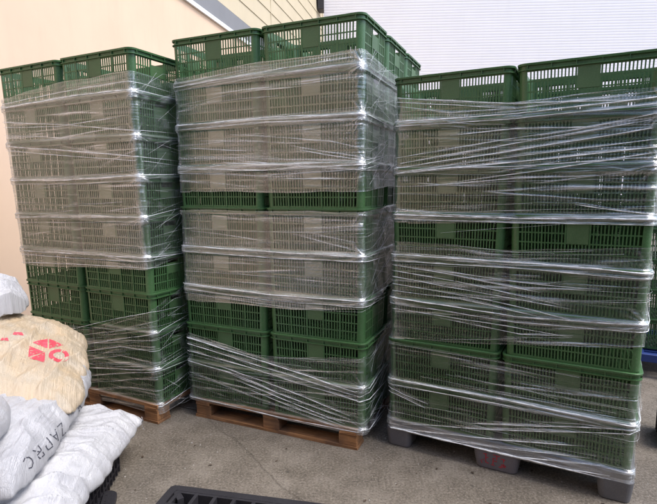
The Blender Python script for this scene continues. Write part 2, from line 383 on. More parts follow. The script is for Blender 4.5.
# ------------------------------------------------------------ green crates
def crate_meshes(p, style):
    """returns basket, rim and plate meshes of one crate whose stacking pitch is p"""
    H = p+0.004; zl = H-0.028; hw, hd = 0.2575, 0.1735; r = 0.028
    body = MB()
    T = 0.003
    def taper(mb):
        mb.v = [(x*(1-0.022*max(0, 1-z/zl)), y*(1-0.022*max(0, 1-z/zl)), z) for (x, y, z) in mb.v]
    path = rr_path(hw, hd, r, 8)
    # four corner posts with a short straight run each side
    for c in range(4):
        seg = path[c*9:(c+1)*9]
        a, b = seg[0], seg[-1]
        ta = (a[3], -a[2]); tb = (-b[3], b[2])
        L = 0.005
        pp = [(a[0]+ta[0]*L, a[1]+ta[1]*L, a[2], a[3])]+seg+[(b[0]+tb[0]*L, b[1]+tb[1]*L, b[2], b[3])]
        body.sweep(pp, [(-T, 0), (0, 0), (0, zl+0.002), (-T, zl+0.002)], closed=False)
    plates = []
    def newp(): plates.append(MB()); plates[-1].v = []; return plates[-1]
    z0 = 0.014; rows = 4; rp = (zl-z0-0.004)/rows
    for side in range(4):
        long = side % 2 == 0
        half = (hw if long else hd)-r-0.005
        off = hd if long else hw
        A = Matrix.Rotation(R([0, 90, 180, 270][side]), 4, 'Z')
        def bx(x0, x1, o0, o1, za, zb, mb=None): (body if mb is None else mb).box(x0, x1, -off-o1, -off-o0, za, zb, A)
        bx(-half-0.002, half+0.002, -T, -0.0002, 0, z0)
        for k in range(1, rows+1):
            z = z0+k*rp
            bx(-half-0.002, half+0.002, -T, -0.0004, z-0.0028 if k < rows else z-0.002, z+0.0028 if k < rows else zl+0.002)
        g = 5 if long else 3
        gw = 2*half/g
        ns = 6 if style == 'ribbed' else 7
        if not long: ns = 6
        for i in range(g):
            x0 = -half+i*gw
            mid = i == g//2
            if i > 0:
                if style == 'ribbed': bx(x0-0.0042, x0+0.0042, -T-0.0004, 0.0022, 0.002, zl)
                else: bx(x0-0.0032, x0+0.0032, -T-0.0004, 0.0004, 0.002, zl)
            zt = zl
            if mid:
                if long:
                    bx(x0+0.0045, x0+gw-0.0045, -T-0.0006, 0.0012, z0+2*rp-0.001, zl-0.001, newp()); zt = z0+2*rp
                else:
                    bx(x0+0.0045, x0+gw-0.0045, -T-0.0006, 0.0012, z0+2*rp-0.001, zl-0.030, newp()); zt = z0+2*rp
            bw = gw/ns*0.40
            for j in range(1, ns):
                xx = x0+gw*j/ns
                bx(xx-bw/2, xx+bw/2, -T-0.0018, -0.0009, 0.004, zt)
    # lattice floor
    for i in range(25):
        x = -hw+0.012+i*(2*hw-0.024)/24; body.box(x-0.0022, x+0.0022, -hd+0.004, hd-0.004, 0.0035, 0.0085)
    for i in range(15):
        y = -hd+0.012+i*(2*hd-0.024)/14; body.box(-hw+0.004, hw-0.004, y-0.0022, y+0.0022, 0.004, 0.009)
    taper(body)
    for q_ in plates: taper(q_)
    rim = MB(); zb, zt = zl, H
    rim.sweep(path, [(-T-0.0005, zb), (0.0085, zb), (0.0085, zb+0.0035), (0.0005, zb+0.0035), (0.0005, zt-0.009), (0.0085, zt-0.009), (0.0098, zt-0.001), (0.0085, zt), (-T-0.0005, zt)])
    for side in range(4):
        long = side % 2 == 0
        half = (hw if long else hd)-r-0.005; off = hd if long else hw; g = 5 if long else 3
        A = Matrix.Rotation(R([0, 90, 180, 270][side]), 4, 'Z')
        for i in range(g+1):
            x = -half+i*2*half/g
            rim.box(x-0.0015, x+0.0015, -off-0.008, -off, zb+0.003, zt-0.008, A)
    return body.mesh('crate_basket', GREEN), rim.mesh('crate_rim', GREEN), [q_.mesh('crate_plate', GREEN_LABEL) for q_ in plates]

ORD = ['bottom', 'second', 'third', 'fourth', 'fifth', 'sixth', 'seventh', 'eighth', 'top']
def place_name(c, r_):
    if r_ == 0: return 'front left' if c == 0 else 'front right'
    side = 'left' if c == 0 else 'right'
    return ('mid %s side' if r_ == 1 else 'back %s') % side
def film_state(key, lev):
    if key == 'right': return {7: 'above the film', 4: 'half bare', 2: 'half bare', 1: 'half bare'}.get(lev, 'under film')
    if key == 'middle': return {8: 'above the film', 4: 'bare', 2: 'bare', 1: 'half under film'}.get(lev, 'under film')
    return {8: 'above the film', 3: 'half bare', 2: 'bare'}.get(lev, 'under film')
def build_stack(key):
    S = STACKS[key]; style = 'smooth' if key == 'right' else 'ribbed'
    basket, rim, plate = crate_meshes(S['p'], style)
    r = random.Random(hash(key) % 1 + {'left': 1, 'middle': 2, 'right': 3, 'rear': 4}[key])
    src = None
    for lev in range(S['n']):
        for c in range(2):
            for rw in range(S.get('rows', 3)):
                z = S['base']+lev*S['p']
                px, py, _ = to_world(S, -(1.5-c)*PW+r.uniform(-.0008, .0008), (rw+.5)*PD+r.uniform(-.0015, .0015), z)
                yaw = S['yaw']+R(r.uniform(-.15, .15))
                if src is None:
                    src = root = empty('green_crate'); kids = []
                    for nm, me in [('basket', basket), ('rim', rim)]+[('side_plate', q_) for q_ in plate]:
                        kids.append(link(bpy.data.objects.new(nm, me), root))
                    src_kids = kids
                else:
                    root = src.copy(); col.objects.link(root)
                    for k in src_kids:
                        kk = k.copy(); col.objects.link(kk); kk.parent = root
                root.location = (px, py, z)
                root.rotation_euler = (0, 0, yaw+(pi if r.random() < .3 else 0))
                lv = 'top' if lev == S['n']-1 else ORD[lev]
                tag(root, 'green crate %s, %s in layer %s of %s stack' % (film_state(key, lev), place_name(c, rw), {'top': 'nine' if S['n'] == 9 else 'eight', 'bottom': 'one', 'second': 'two', 'third': 'three', 'fourth': 'four', 'fifth': 'five', 'sixth': 'six', 'seventh': 'seven', 'eighth': 'eight'}[lv], key),
                    'crate', 'green crates stacked on the %s pallet' % key)
for k_ in STACKS: build_stack(k_)

# ------------------------------------------------------------ pallets
def board(mb, L, Wd, T, M, r):
    """one sawn board, slightly uneven"""
    n = 7; vs = []
    for i in range(n+1):
        x = -L/2+L*i/n
        for (yy, zz) in ((-Wd/2, 0), (Wd/2, 0), (Wd/2, T), (-Wd/2, T)):
            vs.append(M @ Vector((x+(r.uniform(-.002, .002) if i in (0, n) else 0), yy+r.uniform(-.0012, .0012), zz+(r.uniform(-.0004, .0004)))))
    fs = [(i*4+j, i*4+(j+1) % 4, (i+1)*4+(j+1) % 4, (i+1)*4+j) for i in range(n) for j in range(4)]
    fs += [(3, 2, 1, 0), (n*4, n*4+1, n*4+2, n*4+3)]
    mb.add(vs, fs)
def wooden_pallet(key, s0, s1, d0, d1, label):
    S = STACKS[key]; r = random.Random(5)
    cx, cy, _ = to_world(S, (s0+s1)/2, (d0+d1)/2, S['base'])
    t = empty('wooden_pallet', (cx, cy, 0), S['yaw']); tag(t, label, 'pallet', 'wooden pallets under the crate stacks')
    L, D = s1-s0, d1-d0
    for i in range(7):                                        # deck boards run along the front
        mb = MB(); y = -D/2+0.05+i*(D-0.1)/6
        board(mb, L, 0.098 if i in (0, 6) else 0.085, 0.017, Matrix.Translation((0, y, 0.0915)), r); mb.build('deck_board', WOOD, t)
    for i in range(3):                                        # stringer boards under the deck, front to back
        mb = MB(); x = (-1+i)*(L/2-0.05)
        board(mb, D, 0.09, 0.015, Matrix.Translation((x, 0, 0.0760)) @ Matrix.Rotation(pi/2, 4, 'Z'), r); mb.build('stringer_board', WOOD, t)
    for i in range(3):
        for j in range(3):
            mb = MB(); x = (-1+i)*(L/2-0.052); y = (-1+j)*(D/2-0.052)
            mb.box(x-0.048, x+0.048, y-0.047, y+0.047, 0.0165, 0.0755); bevel(mb.build('block', WOOD, t), 0.003, 2)
    for j in range(3):
        mb = MB(); y = (-1+j)*(D/2-0.05)
        board(mb, L, 0.095, 0.0155, Matrix.Translation((0, y, 0.0005)), r); mb.build('bottom_board', WOOD, t)
    return t
wooden_pallet('middle', -1.02, -0.045, 0.0, 1.10, 'orange brown wooden pallet with open front under the middle stack')
wooden_pallet('left', -1.02, -0.02, -0.005, 1.10, 'dark brown wooden pallet partly hidden by bags under the left stack')

def plastic_pallet():
    S = STACKS['right']; cx, cy, _ = to_world(S, -PW, 1.5*PD, S['base'])
    t = empty('plastic_pallet', (cx, cy, 0), S['yaw']); tag(t, 'grey plastic pallet on rounded feet with red marks, under the right stack', 'pallet')
    m = MB(); pth = rr_path(0.534, 0.552, 0.04, 6)
    m.sweep(pth, [(-0.03, 0.092), (0, 0.092), (0.002, 0.1), (0.002, 0.1365), (-0.03, 0.1365)])
    m.box(-0.51, 0.51, -0.53, 0.53, 0.118, 0.1368)
    for i in range(12): m.box(-0.52, 0.52, -0.52+i*0.094, -0.514+i*0.094, 0.094, 0.1178)
    for i in range(12): m.box(-0.52+i*0.094, -0.514+i*0.094, -0.534, 0.534, 0.096, 0.1176)
    m.build('deck', GREYP, t)
    for i, xc in enumerate((-0.47, 0.0, 0.47)):
        for j, yc in enumerate((-0.48, 0.0, 0.48)):
            hw_ = 0.068 if i != 1 else 0.105; hd_ = 0.07
            m = MB(); a = rr_path(hw_, hd_, 0.03, 6); n = len(a); lv = [(0.0, 0.80), (0.006, 0.86), (0.05, 0.94), (0.0925, 1.0)]
            vs = [(xc+x*k, yc+y*k+(0 if j else -0.006), z) for z, k in lv for (x, y, _, _) in a]
            fs = [(q*n+u, q*n+(u+1) % n, (q+1)*n+(u+1) % n, (q+1)*n+u) for q in range(3) for u in range(n)]
            fs += [tuple(reversed(range(n))), tuple(3*n+u for u in range(n))]
            m.add(vs, fs); ft = m.build('foot', GREYP, t)
            if i == 1 and j == 0:
                # worn red characters painted on the middle foot, as short strokes
                p = MB(); st = [(-.055, .075, -.030, .077), (-.055, .058, -.032, .060), (-.044, .075, -.044, .032), (-.058, .045, -.048, .040), (-.046, .035, -.030, .030),
                                (-.012, .080, .018, .078), (-.010, .064, .004, .062), (-.012, .080, -.012, .030), (-.012, .050, .006, .048), (.004, .078, .004, .045), (-.020, .028, .030, .024),
                                (.022, .068, .042, .066), (.034, .072, .034, .052), (.024, .040, .046, .036), (.034, .046, .036, .026), (.010, .034, .044, .030), (-.066, .040, -.060, .024)]
                rr_ = random.Random(2)
                for (xa, za, xb, zb) in st:
                    nseg = 3
                    for q in range(nseg):
                        if rr_.random() < 0.18: continue
                        fa, fb = q/nseg, (q+.9)/nseg
                        X0, Z0, X1, Z1 = xa+(xb-xa)*fa, za+(zb-za)*fa, xa+(xb-xa)*fb, za+(zb-za)*fb
                        L = math.hypot(X1-X0, Z1-Z0) or 1e-6; nx, nz = -(Z1-Z0)/L*0.0022, (X1-X0)/L*0.0022
                        def yy(z): return -0.48-0.006-hd_*(0.86+(z-0.006)*0.14/0.0865)-0.0015
                        P = [(X0-nx, Z0-nz), (X1-nx, Z1-nz), (X1+nx, Z1+nz), (X0+nx, Z0+nz)]
                        p.add([(x, yy(z)-0.0, z) for x, z in P], [(0, 1, 2, 3)])
                p.build('painted_mark', REDP, ft)
plastic_pallet()

# ------------------------------------------------------------ stretch film
def bands_for(key):
    """each band: (front outline, side outline): lists of (coordinate, lower level, upper level); levels count crates up from the pallet"""
    if key == 'middle': return [
        ([(-1.08, 5.37, 8.10), (-.54, 5.40, 8.28), (0, 5.42, 8.30)], [(0, 5.42, 8.30), (.37, 5.50, 8.22), (1.116, 5.5, 8.2)], 'cloudy'),
        ([(-1.08, 2.62, 4.93), (-.54, 2.66, 4.93), (0, 2.78, 4.95)], [(0, 2.78, 4.95), (.37, 3.05, 5.05), (1.116, 3.0, 5.1)], 'cloudy'),
        ([(-1.08, -.05, 1.78), (-.54, -.12, 1.36), (0, -.12, 1.72)], [(0, -.12, 1.72), (.37, -.15, 2.1), (1.116, -.1, 1.9)], 'tight')]
    if key == 'left': return [
        ([(-1.08, 3.50, 8.20), (-.54, 3.58, 8.42), (0, 3.70, 8.50)], [(0, 3.70, 8.50), (.37, 3.95, 8.42), (1.116, 3.9, 8.3)], 'cloudy'),
        ([(-1.08, -.25, 1.72), (-.54, -.3, 1.80), (0, -.25, 2.62)], [(0, -.25, 2.62), (.37, -.2, 3.3), (1.116, -.2, 3.0)], 'tight')]
    return [
        ([(-1.08, 4.78, 7.58), (-.54, 4.85, 7.30), (0, 4.93, 7.38)], [(0, 4.93, 7.38), (.37, 4.9, 7.5), (1.116, 4.9, 7.5)], 'ropy'),
        ([(-1.08, 2.0, 4.35), (-.54, 2.25, 4.30), (0, 2.55, 4.45)], [(0, 2.55, 4.45), (.37, 2.4, 4.4), (1.116, 2.3, 4.4)], 'ropy'),
        ([(-1.08, -.26, 1.95), (-.54, -.26, 1.85), (0, -.26, 1.80)], [(0, -.26, 1.80), (.37, -.25, 1.9), (1.116, -.25, 1.9)], 'tight')]

def perimeter(fine=0.0024, coarse=0.05):
    """points around the stack just outside the rims, starting at the front left: (s, d, ns, nd, u)"""
    g = 0.0045; s0, s1, d0, d1 = -2*PW+0.0045-g, -0.0045+g, 0.004-g, 3*PD-0.004+g; r = 0.042
    pts = []
    def line(a, b, n, nrm):
        for i in range(n): f = i/n; pts.append((a[0]+(b[0]-a[0])*f, a[1]+(b[1]-a[1])*f, *nrm))
    def arc(cx, cy, a0, n):
        for i in range(n): a = R(a0+90*i/n); pts.append((cx+r*cos(a), cy+r*sin(a), cos(a), sin(a)))
    line((s0+r, d0), (s1-r, d0), int((s1-s0)/fine), (0, -1)); arc(s1-r, d0+r, -90, 14)
    line((s1, d0+r), (s1, d1-r), int(0.8*(d1-d0)/fine), (1, 0)); arc(s1-r, d1-r, 0, 5)
    line((s1-r, d1), (s0+r, d1), 22, (0, 1)); arc(s0+r, d1-r, 90, 5)
    line((s0, d1-r), (s0, d0+r), 60, (-1, 0)); arc(s0+r, d0+r, 180, 10)
    P = np.array(pts); P = np.vstack([P, P[:1]])
    L = np.concatenate([[0], np.cumsum(np.hypot(np.diff(P[:, 0]), np.diff(P[:, 1])))])
    return np.c_[P, L-L[0]]
def interp3(tab, x, col_): return np.interp(x, [t[0] for t in tab], [t[col_] for t in tab])
def edge_levels(P, band, c):
    fr, sd, _ = band
    s, d = P[:, 0], P[:, 1]; out = np.empty(len(P))
    dmax = 3*PD; u = P[:, 4]
    f_front = interp3(fr, s, c); f_side = interp3(sd, d, c)
    vr, vl = f_side[np.argmax(d)], fr[0][c]
    on_front = P[:, 3] < -0.7; on_side = P[:, 2] > 0.7
    out[:] = np.nan
    out[on_front] = f_front[on_front]; out[on_side] = f_side[on_side]
    k = np.arange(len(P)); ok = ~np.isnan(out)
    out[-1] = out[0]; ok[-1] = True
    return np.interp(k, k[ok], out[ok])
def contact(S, key, P, lev):
    """1 where the film lies on a bar, rib or plate of a crate, 0 where it spans a slot"""
    p = S['p']; H = p+0.004; zl = H-0.028; z0 = 0.014; rp = (zl-z0-0.004)/4
    fr = lev-np.floor(lev); z = fr*p; sc_ = 1-0.022*np.clip(1-z/zl, 0, 1)
    out = np.full(lev.shape, 0.55)
    for long, mask, t in ((True, P[:, 3] < -.9, P[:, 0]), (False, P[:, 2] > .9, P[:, 1])):
        pitch = PW if long else PD; half = (0.2575 if long else 0.1735)-0.033; g = 5 if long else 3; gw = 2*half/g
        ns = 7 if (long and key == 'right') else 6
        x = (np.broadcast_to(t[None], lev.shape) % pitch-pitch/2)/sc_
        inside = np.abs(x) < half
        q = (x+half)/(gw/ns); db = np.abs(q-np.round(q))*gw/ns
        q = (x+half)/gw; dr_ = np.abs(q-np.round(q))*gw; mid_ = np.floor(q) == g//2
        zr = (z-z0)/rp; dz = np.abs(zr-np.round(zr))*rp
        c = np.clip((gw/ns*0.18+.0012-db)/.0018, 0, 1)
        c = np.maximum(c, np.clip((.0050-dr_)/.0018, 0, 1)); c = np.maximum(c, np.clip((.0042-dz)/.0018, 0, 1))
        c = np.where(mid_ & (z > z0+2*rp), 1, c); c = np.where((z < z0), .8, c)
        c = np.where(z > zl, .5, c)
        m = np.broadcast_to(mask[None], lev.shape)
        out = np.where(m & inside, c, out)
    return out
def film_surface(S, P, uu, lev, seed, mode):
    """outward offset (m), haze, crinkle for arrays of perimeter position uu and level lev"""
    fr = lev-np.floor(lev); z = lev*S['p']
    sag = -0.0078*np.clip(fr/0.05, 0, 1)*np.clip((0.865-fr)/0.05, 0, 1)
    slope = 0.02*fbm(uu*0.8, lev*0.4, seed+5, 2)
    zz = z+slope*uu
    w1 = fbm(uu*1.6, zz*34, seed, 3); w2 = fbm(uu*5, zz*95, seed+40, 2)
    ridg = 1-np.abs(w1); ridg = np.clip(ridg-0.72, 0, 1)/0.28
    off = sag+0.0010*w1+0.0005*w2+0.0015*ridg*ridg
    near_rim = np.exp(-((np.minimum(fr, 1-fr))/0.035)**2)
    below = np.exp(-((fr-0.86)/0.02)**2)
    thr = {'cloudy': 0.10, 'ropy': 0.02, 'tight': 0.0}[mode]
    fib = np.clip(fbm(uu*2.3+9, zz*150, seed+7, 3)-0.50+thr, 0, 1)
    patch = np.clip(fbm(uu*2.2, lev*1.7, seed+60, 3)*0.9+0.25, 0, 1)
    haze = {'cloudy': .45, 'ropy': .30, 'tight': .34}[mode]*fib+0.35*ridg**4*patch+0.30*near_rim*(0.5+0.5*vnoise(uu*14, lev*0+seed, seed))+0.15*below*patch
    haze = haze+{'cloudy': .04, 'ropy': 0, 'tight': 0}[mode]
    crk = {'cloudy': 0.9, 'ropy': 0.30, 'tight': 0.22}[mode]*np.clip(0.55+0.7*fbm(uu*2.5, lev*1.5, seed+80, 3), 0, 1.2)
    return off, haze, crk
def build_film(key, ropes):
    S = STACKS[key]; P = perimeter()
    U = P[:, 4]; ufl = U[-1]
    cx, cy, _ = to_world(S, -PW, 1.5*PD, S['base'])
    root = empty('stretch_wrap', (cx, cy, 0), S['yaw'])
    tag(root, {'left': 'finely wrinkled clear stretch film wound round the left stack of crates',
               'middle': 'clear stretch film wound in three bands round the middle stack of crates',
               'right': 'clear stretch film pulled into white ropes round the right stack of crates'}[key], 'stretch film', 'stretch film round the crate stacks')
    ca, sa = cos(S['yaw']), sin(S['yaw'])
    def local(s, d, z):          # to the root's frame (root is yawed; lean is a shear in world axes)
        zz = z-S['base']; lx, ly = S['lx']*zz, S['ly']*zz
        return s+PW+lx*ca+ly*sa, d-1.5*PD-lx*sa+ly*ca, z
    corner_u = [ (P[:, 4][np.argmin(np.hypot(P[:, 0]-a, P[:, 1]-b))]) for a, b in ((-0.008, 0.008), (-2*PW+0.008, 0.008), (-0.008, 3*PD-0.008))]
    bobs = []
    for bi, band in enumerate(bands_for(key)):
        lo = edge_levels(P, band, 1); hi = edge_levels(P, band, 2); mode = band[2]
        seed = {'left': 100, 'middle': 200, 'right': 300}[key]+bi*31
        layers = {'cloudy': 1.0, 'ropy': 0.6 if bi == 0 else 0.14, 'tight': 0.10}[mode]      # how many windings lie on each other
        lo = lo+0.03*fbm(U*3, U*0, seed+3, 3)*(np.abs(U-ufl/2) < ufl/2-0.05); hi = hi+0.025*fbm(U*4, U*0+5, seed+4, 3)*(np.abs(U-ufl/2) < ufl/2-0.05)
        nv = int((hi-lo).max()*S['p']/0.0028)+2
        V = np.linspace(0, 1, nv)[:, None]
        lev = lo[None]*(1-V)+hi[None]*V; uu = np.broadcast_to(U[None], lev.shape)
        off, haze, crk = film_surface(S, P, uu, lev, seed, mode)
        # corner bunching with radiating creases; white corner glare is painted into haze too
        for cu in corner_u:
            du = np.minimum(np.abs(uu-cu), ufl-np.abs(uu-cu)); fr = lev-np.floor(lev); dz = np.minimum(fr, 1-fr)*S['p']
            rad = np.hypot(du, dz); ang = np.arctan2(np.where(fr < .5, 1, -1)*dz, (uu-cu)+1e-6)
            fan = np.clip(1-rad/0.11, 0, 1)
            rays = np.clip(vnoise(ang*9, np.floor(lev+.5)*3.1+rad*4, seed+9)-0.1, 0, 1)
            haze = haze+fan*rays*0.9+np.exp(-(rad/0.026)**2)*0.8
            off = off+fan*rays*0.004
            band_c = np.exp(-(du/0.03)**2); haze = haze+0.16*band_c*np.clip(vnoise(uu*60, lev*9, seed+2)+.4, 0, 1)
            crk = crk+0.4*np.exp(-(du/0.06)**2)
        # creases: the pulled ropes widen into soft milky folds that thin out and branch, with sky highlights painted into haze
        fm = P[:, 3] < -.7; S_ = P[fm, 0]; Lf = lev[:, fm]; hf = np.zeros_like(Lf); of = np.zeros_like(Lf)
        rb = random.Random(seed); bundle = list(ropes)
        for q in range({'cloudy': 14, 'ropy': 22, 'tight': 22}[mode]):
            a_ = rb.uniform(-1.15, -.2); b_ = a_+rb.uniform(.2, .9); f_ = rb.random()
            ii = lambda s_: int(np.argmin(np.abs(P[:, 0]-min(0, max(-1.08, s_)))+10*(P[:, 3] > -.7)))
            mk = lambda s_, g_: float(lo[ii(s_)]*(1-g_)+hi[ii(s_)]*g_)
            g2 = min(1, max(0, f_+rb.gauss(0, .05)))
            bundle.append(([(a_, mk(a_, f_)), ((a_+b_)/2, mk((a_+b_)/2, (f_+g2)/2)), (b_, mk(b_, g2))], rb.uniform(.5, 1.8)))
        for q, (pts, wd) in enumerate(bundle):
            sa_, la = [p_[0] for p_ in pts], [p_[1] for p_ in pts]
            if max(la) < lo.min() or min(la) > hi.max(): continue
            cen = np.interp(S_, sa_, la)+0.012*fbm(S_*5, S_*0, q+seed, 2)
            endf = np.clip((S_-sa_[0]+.06)/.16, 0, 1)*np.clip((sa_[-1]+.06-S_)/.16, 0, 1)
            wd_ = (0.0018+0.0018*wd)*np.clip(1+.7*fbm(S_*6, S_*0+3, q+9, 3), .25, 2)
            dd = (Lf-cen[None])*S['p']; g_ = np.exp(-(dd/wd_[None])**2)
            st_ = np.clip(.5+1.1*vnoise(np.broadcast_to(S_[None]*7, Lf.shape)+dd*60, dd*420+q, q), 0, 1)
            hf = np.maximum(hf, g_*endf[None]*st_*min(1, .6+.25*wd)); of = of+g_*endf[None]*0.0012*min(wd, 2.5)
        haze[:, fm] = haze[:, fm]+hf; off[:, fm] = off[:, fm]+np.minimum(of, .004)
        # the side faces gather more slack film
        side = np.broadcast_to((P[:, 2] > .7)[None], lev.shape)
        sl = np.where(side, 1.0, 0.0)
        dg = vnoise(uu*16+lev*2.2, lev*3.3-uu*9, seed+33); haze = haze*(1-.35*sl)+sl*0.6*np.clip(dg-0.42, 0, 1); off = off+sl*0.0015*dg; crk = crk*(1-.45*sl)
        # thicker rolled film edge
        e = np.minimum(V, 1-V)*(hi-lo)[None]*S['p']; haze = haze+0.35*np.exp(-(e/0.003)**2)
        # the lowest layer is pulled in under the crates onto the pallet
        if bi == len(bands_for(key))-1:
            inn = np.clip(-lev, 0, 1)/0.3; off = off-0.004*inn; haze = haze+(0.75 if key == 'right' else 0.25)*np.clip(inn*3, 0, 1)*np.clip(.7+.5*vnoise(uu*6, lev*40, 77), 0, 1)
        off = np.maximum(off, -0.0078-np.where(lev < 0, -.004, 0)); touch = contact(S, key, P, lev)*layers
        haze = np.clip(haze, 0, 1)
        s = P[None, :, 0]+P[None, :, 2]*off; d = P[None, :, 1]+P[None, :, 3]*off; z = S['base']+lev*S['p']
        X, Y, Z = local(s, d, z)
        nu = len(P)-1
        X, Y, Z, hz, ck, tc_, ul, vl = [np.broadcast_to(a, lev.shape)[:, :nu].ravel() for a in (X, Y, Z, haze, crk, touch, uu, z)]
        idx = np.arange(nv*nu).reshape(nv, nu); a = idx[:-1]; b = np.roll(idx, -1, 1)[:-1]; c = np.roll(idx, -1, 1)[1:]; e_ = idx[1:]
        F = np.stack([a, b, c, e_], -1).reshape(-1, 4)
        me = bpy.data.meshes.new('film_band')
        me.vertices.add(len(X)); me.vertices.foreach_set('co', np.c_[X, Y, Z].ravel())
        me.loops.add(F.size); me.loops.foreach_set('vertex_index', F.ravel().astype(np.int32))
        me.polygons.add(len(F)); me.polygons.foreach_set('loop_start', np.arange(0, F.size, 4, dtype=np.int32))
        me.update(calc_edges=True); me.polygons.foreach_set('use_smooth', np.ones(len(F), bool))
        for nm, dat in (('haze', hz), ('crinkle', ck), ('touch', tc_)):
            at = me.attributes.new(nm, 'FLOAT', 'POINT'); at.data.foreach_set('value', dat.astype(np.float32))
        uvl = me.uv_layers.new(name='uv'); fu = ul[F]; fv = vl[F]
        wrap = (fu[:, 1] < fu[:, 0]); fu[wrap, 1] += ufl; fu[wrap, 2] += ufl
        uvl.data.foreach_set('uv', np.stack([fu, fv], -1).ravel())
        me.materials.append(FILM)
        o = link(bpy.data.objects.new('film_band', me), root)
        bobs.append((o, lo, hi, MB(), mode, seed))
    # twisted ropes of film, in (s, level) along the front; the ends run on round the corners
    r = random.Random(4)
    iF = int(np.argmax(P[:, 2] > .999))
    def band_of(s, l):
        u = np.interp(s, P[:iF, 0], U[:iF]); best = 0; bd = 9
        for i, (_, lo, hi, _, _, _) in enumerate(bobs):
            a, b = np.interp(u, U, lo), np.interp(u, U, hi); dd = max(a-l, l-b, 0)
            if dd < bd: bd = dd; best = i
        return best
    def rope(pts, wd, mb, seed):
        sa_, la = [p[0] for p in pts], [p[1] for p in pts]
        L = sa_[-1]-sa_[0]; n = max(8, int(L/0.008)); out = []; rad = []
        tail0 = sa_[0] < -1.0; tail1 = sa_[-1] > -0.07
        f = np.linspace(0, 1, n+1); ss = sa_[0]+L*f; ss = np.clip(ss, -1.079, -0.0001)
        ll = np.maximum(np.interp(ss, sa_, la), -.21 if key == 'right' else -.06)+0.010*fbm(ss*5, ss*0+seed, seed, 2)
        fe = np.minimum(f if not tail0 else f*0+1, 1-f if not tail1 else f*0+1)
        rr = wd*(0.00055 if wd < 1.15 else 0.00120)*(0.62+0.30*fbm(ss*30, ss*0, seed+1, 2))*np.clip(fe*7, 0.12, 1)
        for s, l, q in zip(ss, ll, rr):
            d = -0.0008-0.0016
            if s > -0.042: d += 0.042-math.sqrt(max(0, 0.042**2-(s+0.042)**2))
            if s < -1.038: d += 0.042-math.sqrt(max(0, 0.042**2-(s+1.038)**2))
            fr = l-math.floor(l); dip = 0.0066*min(1, max(0, fr/0.05))*min(1, max(0, (0.865-fr)/0.05)) if l > 0 else 0.003
            dd0 = dip*0.6 if s < -.045 and s > -1.035 else 0
            out.append(local(s, d+dd0, S['base']+l*S['p'])); rad.append(max(q, 0.0003))
        if tail1:
            l0 = ll[-1]; dv = r.uniform(-.15, .35)
            for i in range(1, 30):
                dd = 0.045+i*0.011; out.append(local(0.0022, dd, S['base']+(l0+dv*(dd/.37))*S['p'])); rad.append(rr[-1]*(1-i/31))
        mb.tube(out, rad, 5, 0.75)
    for k, (pts, wd) in enumerate(ropes):
        mid = pts[len(pts)//2]; b = bobs[band_of(mid[0], mid[1])]
        rope(pts, wd, b[3], k*7+1)
    # many hair-thin tension lines
    for (o, lo, hi, mb, mode, seed) in bobs:
        n = {'cloudy': 8, 'ropy': 14, 'tight': 16}[mode]
        for i in range(n):
            s0 = r.uniform(-1.08, -.25) if r.random() < .7 else -1.08; s1 = min(-0.0, s0+r.uniform(.15, .8)*1.08)
            f = r.random(); uL = lambda s: np.interp(s, P[:iF, 0], U[:iF])
            def lv(s, f): return float(np.interp(uL(s), U, lo)*(1-f)+np.interp(uL(s), U, hi)*f)
            f2 = min(.99, max(.01, f+r.gauss(0, .022)))
            pts = [(s0, lv(s0, f)), ((s0+s1)/2, lv((s0+s1)/2, (f+f2)/2)), (s1, lv(s1, f2))]
            rope(pts, r.uniform(.35, 1.1), mb, i*3+seed)
        for i in range(26):       # slack creases on the right side face
            d0 = r.uniform(0.01, .2); f = r.random(); ex = r.uniform(.08, .3)
            la = np.interp(iF, np.arange(len(P)), lo)*(1-f)+np.interp(iF, np.arange(len(P)), hi)*f; dl = r.uniform(-.5, .6)
            out, rad = [], []; w_ = r.uniform(.3, 1.1)*.0006
            for q in range(24):
                d = d0+ex*q/23; l = la+dl*q/23
                l = min(max(l, lo[iF]), hi[iF]+.1)
                out.append(local(0.0024, min(d, 1.0)+0.04, S['base']+l*S['p'])); rad.append(max(.0003, w_*sin(pi*(q+.5)/24)))
            mb.tube(out, rad, 5, 0.75)
        if mb.v: mb.build('twisted_film', ROPE, o)
    return root
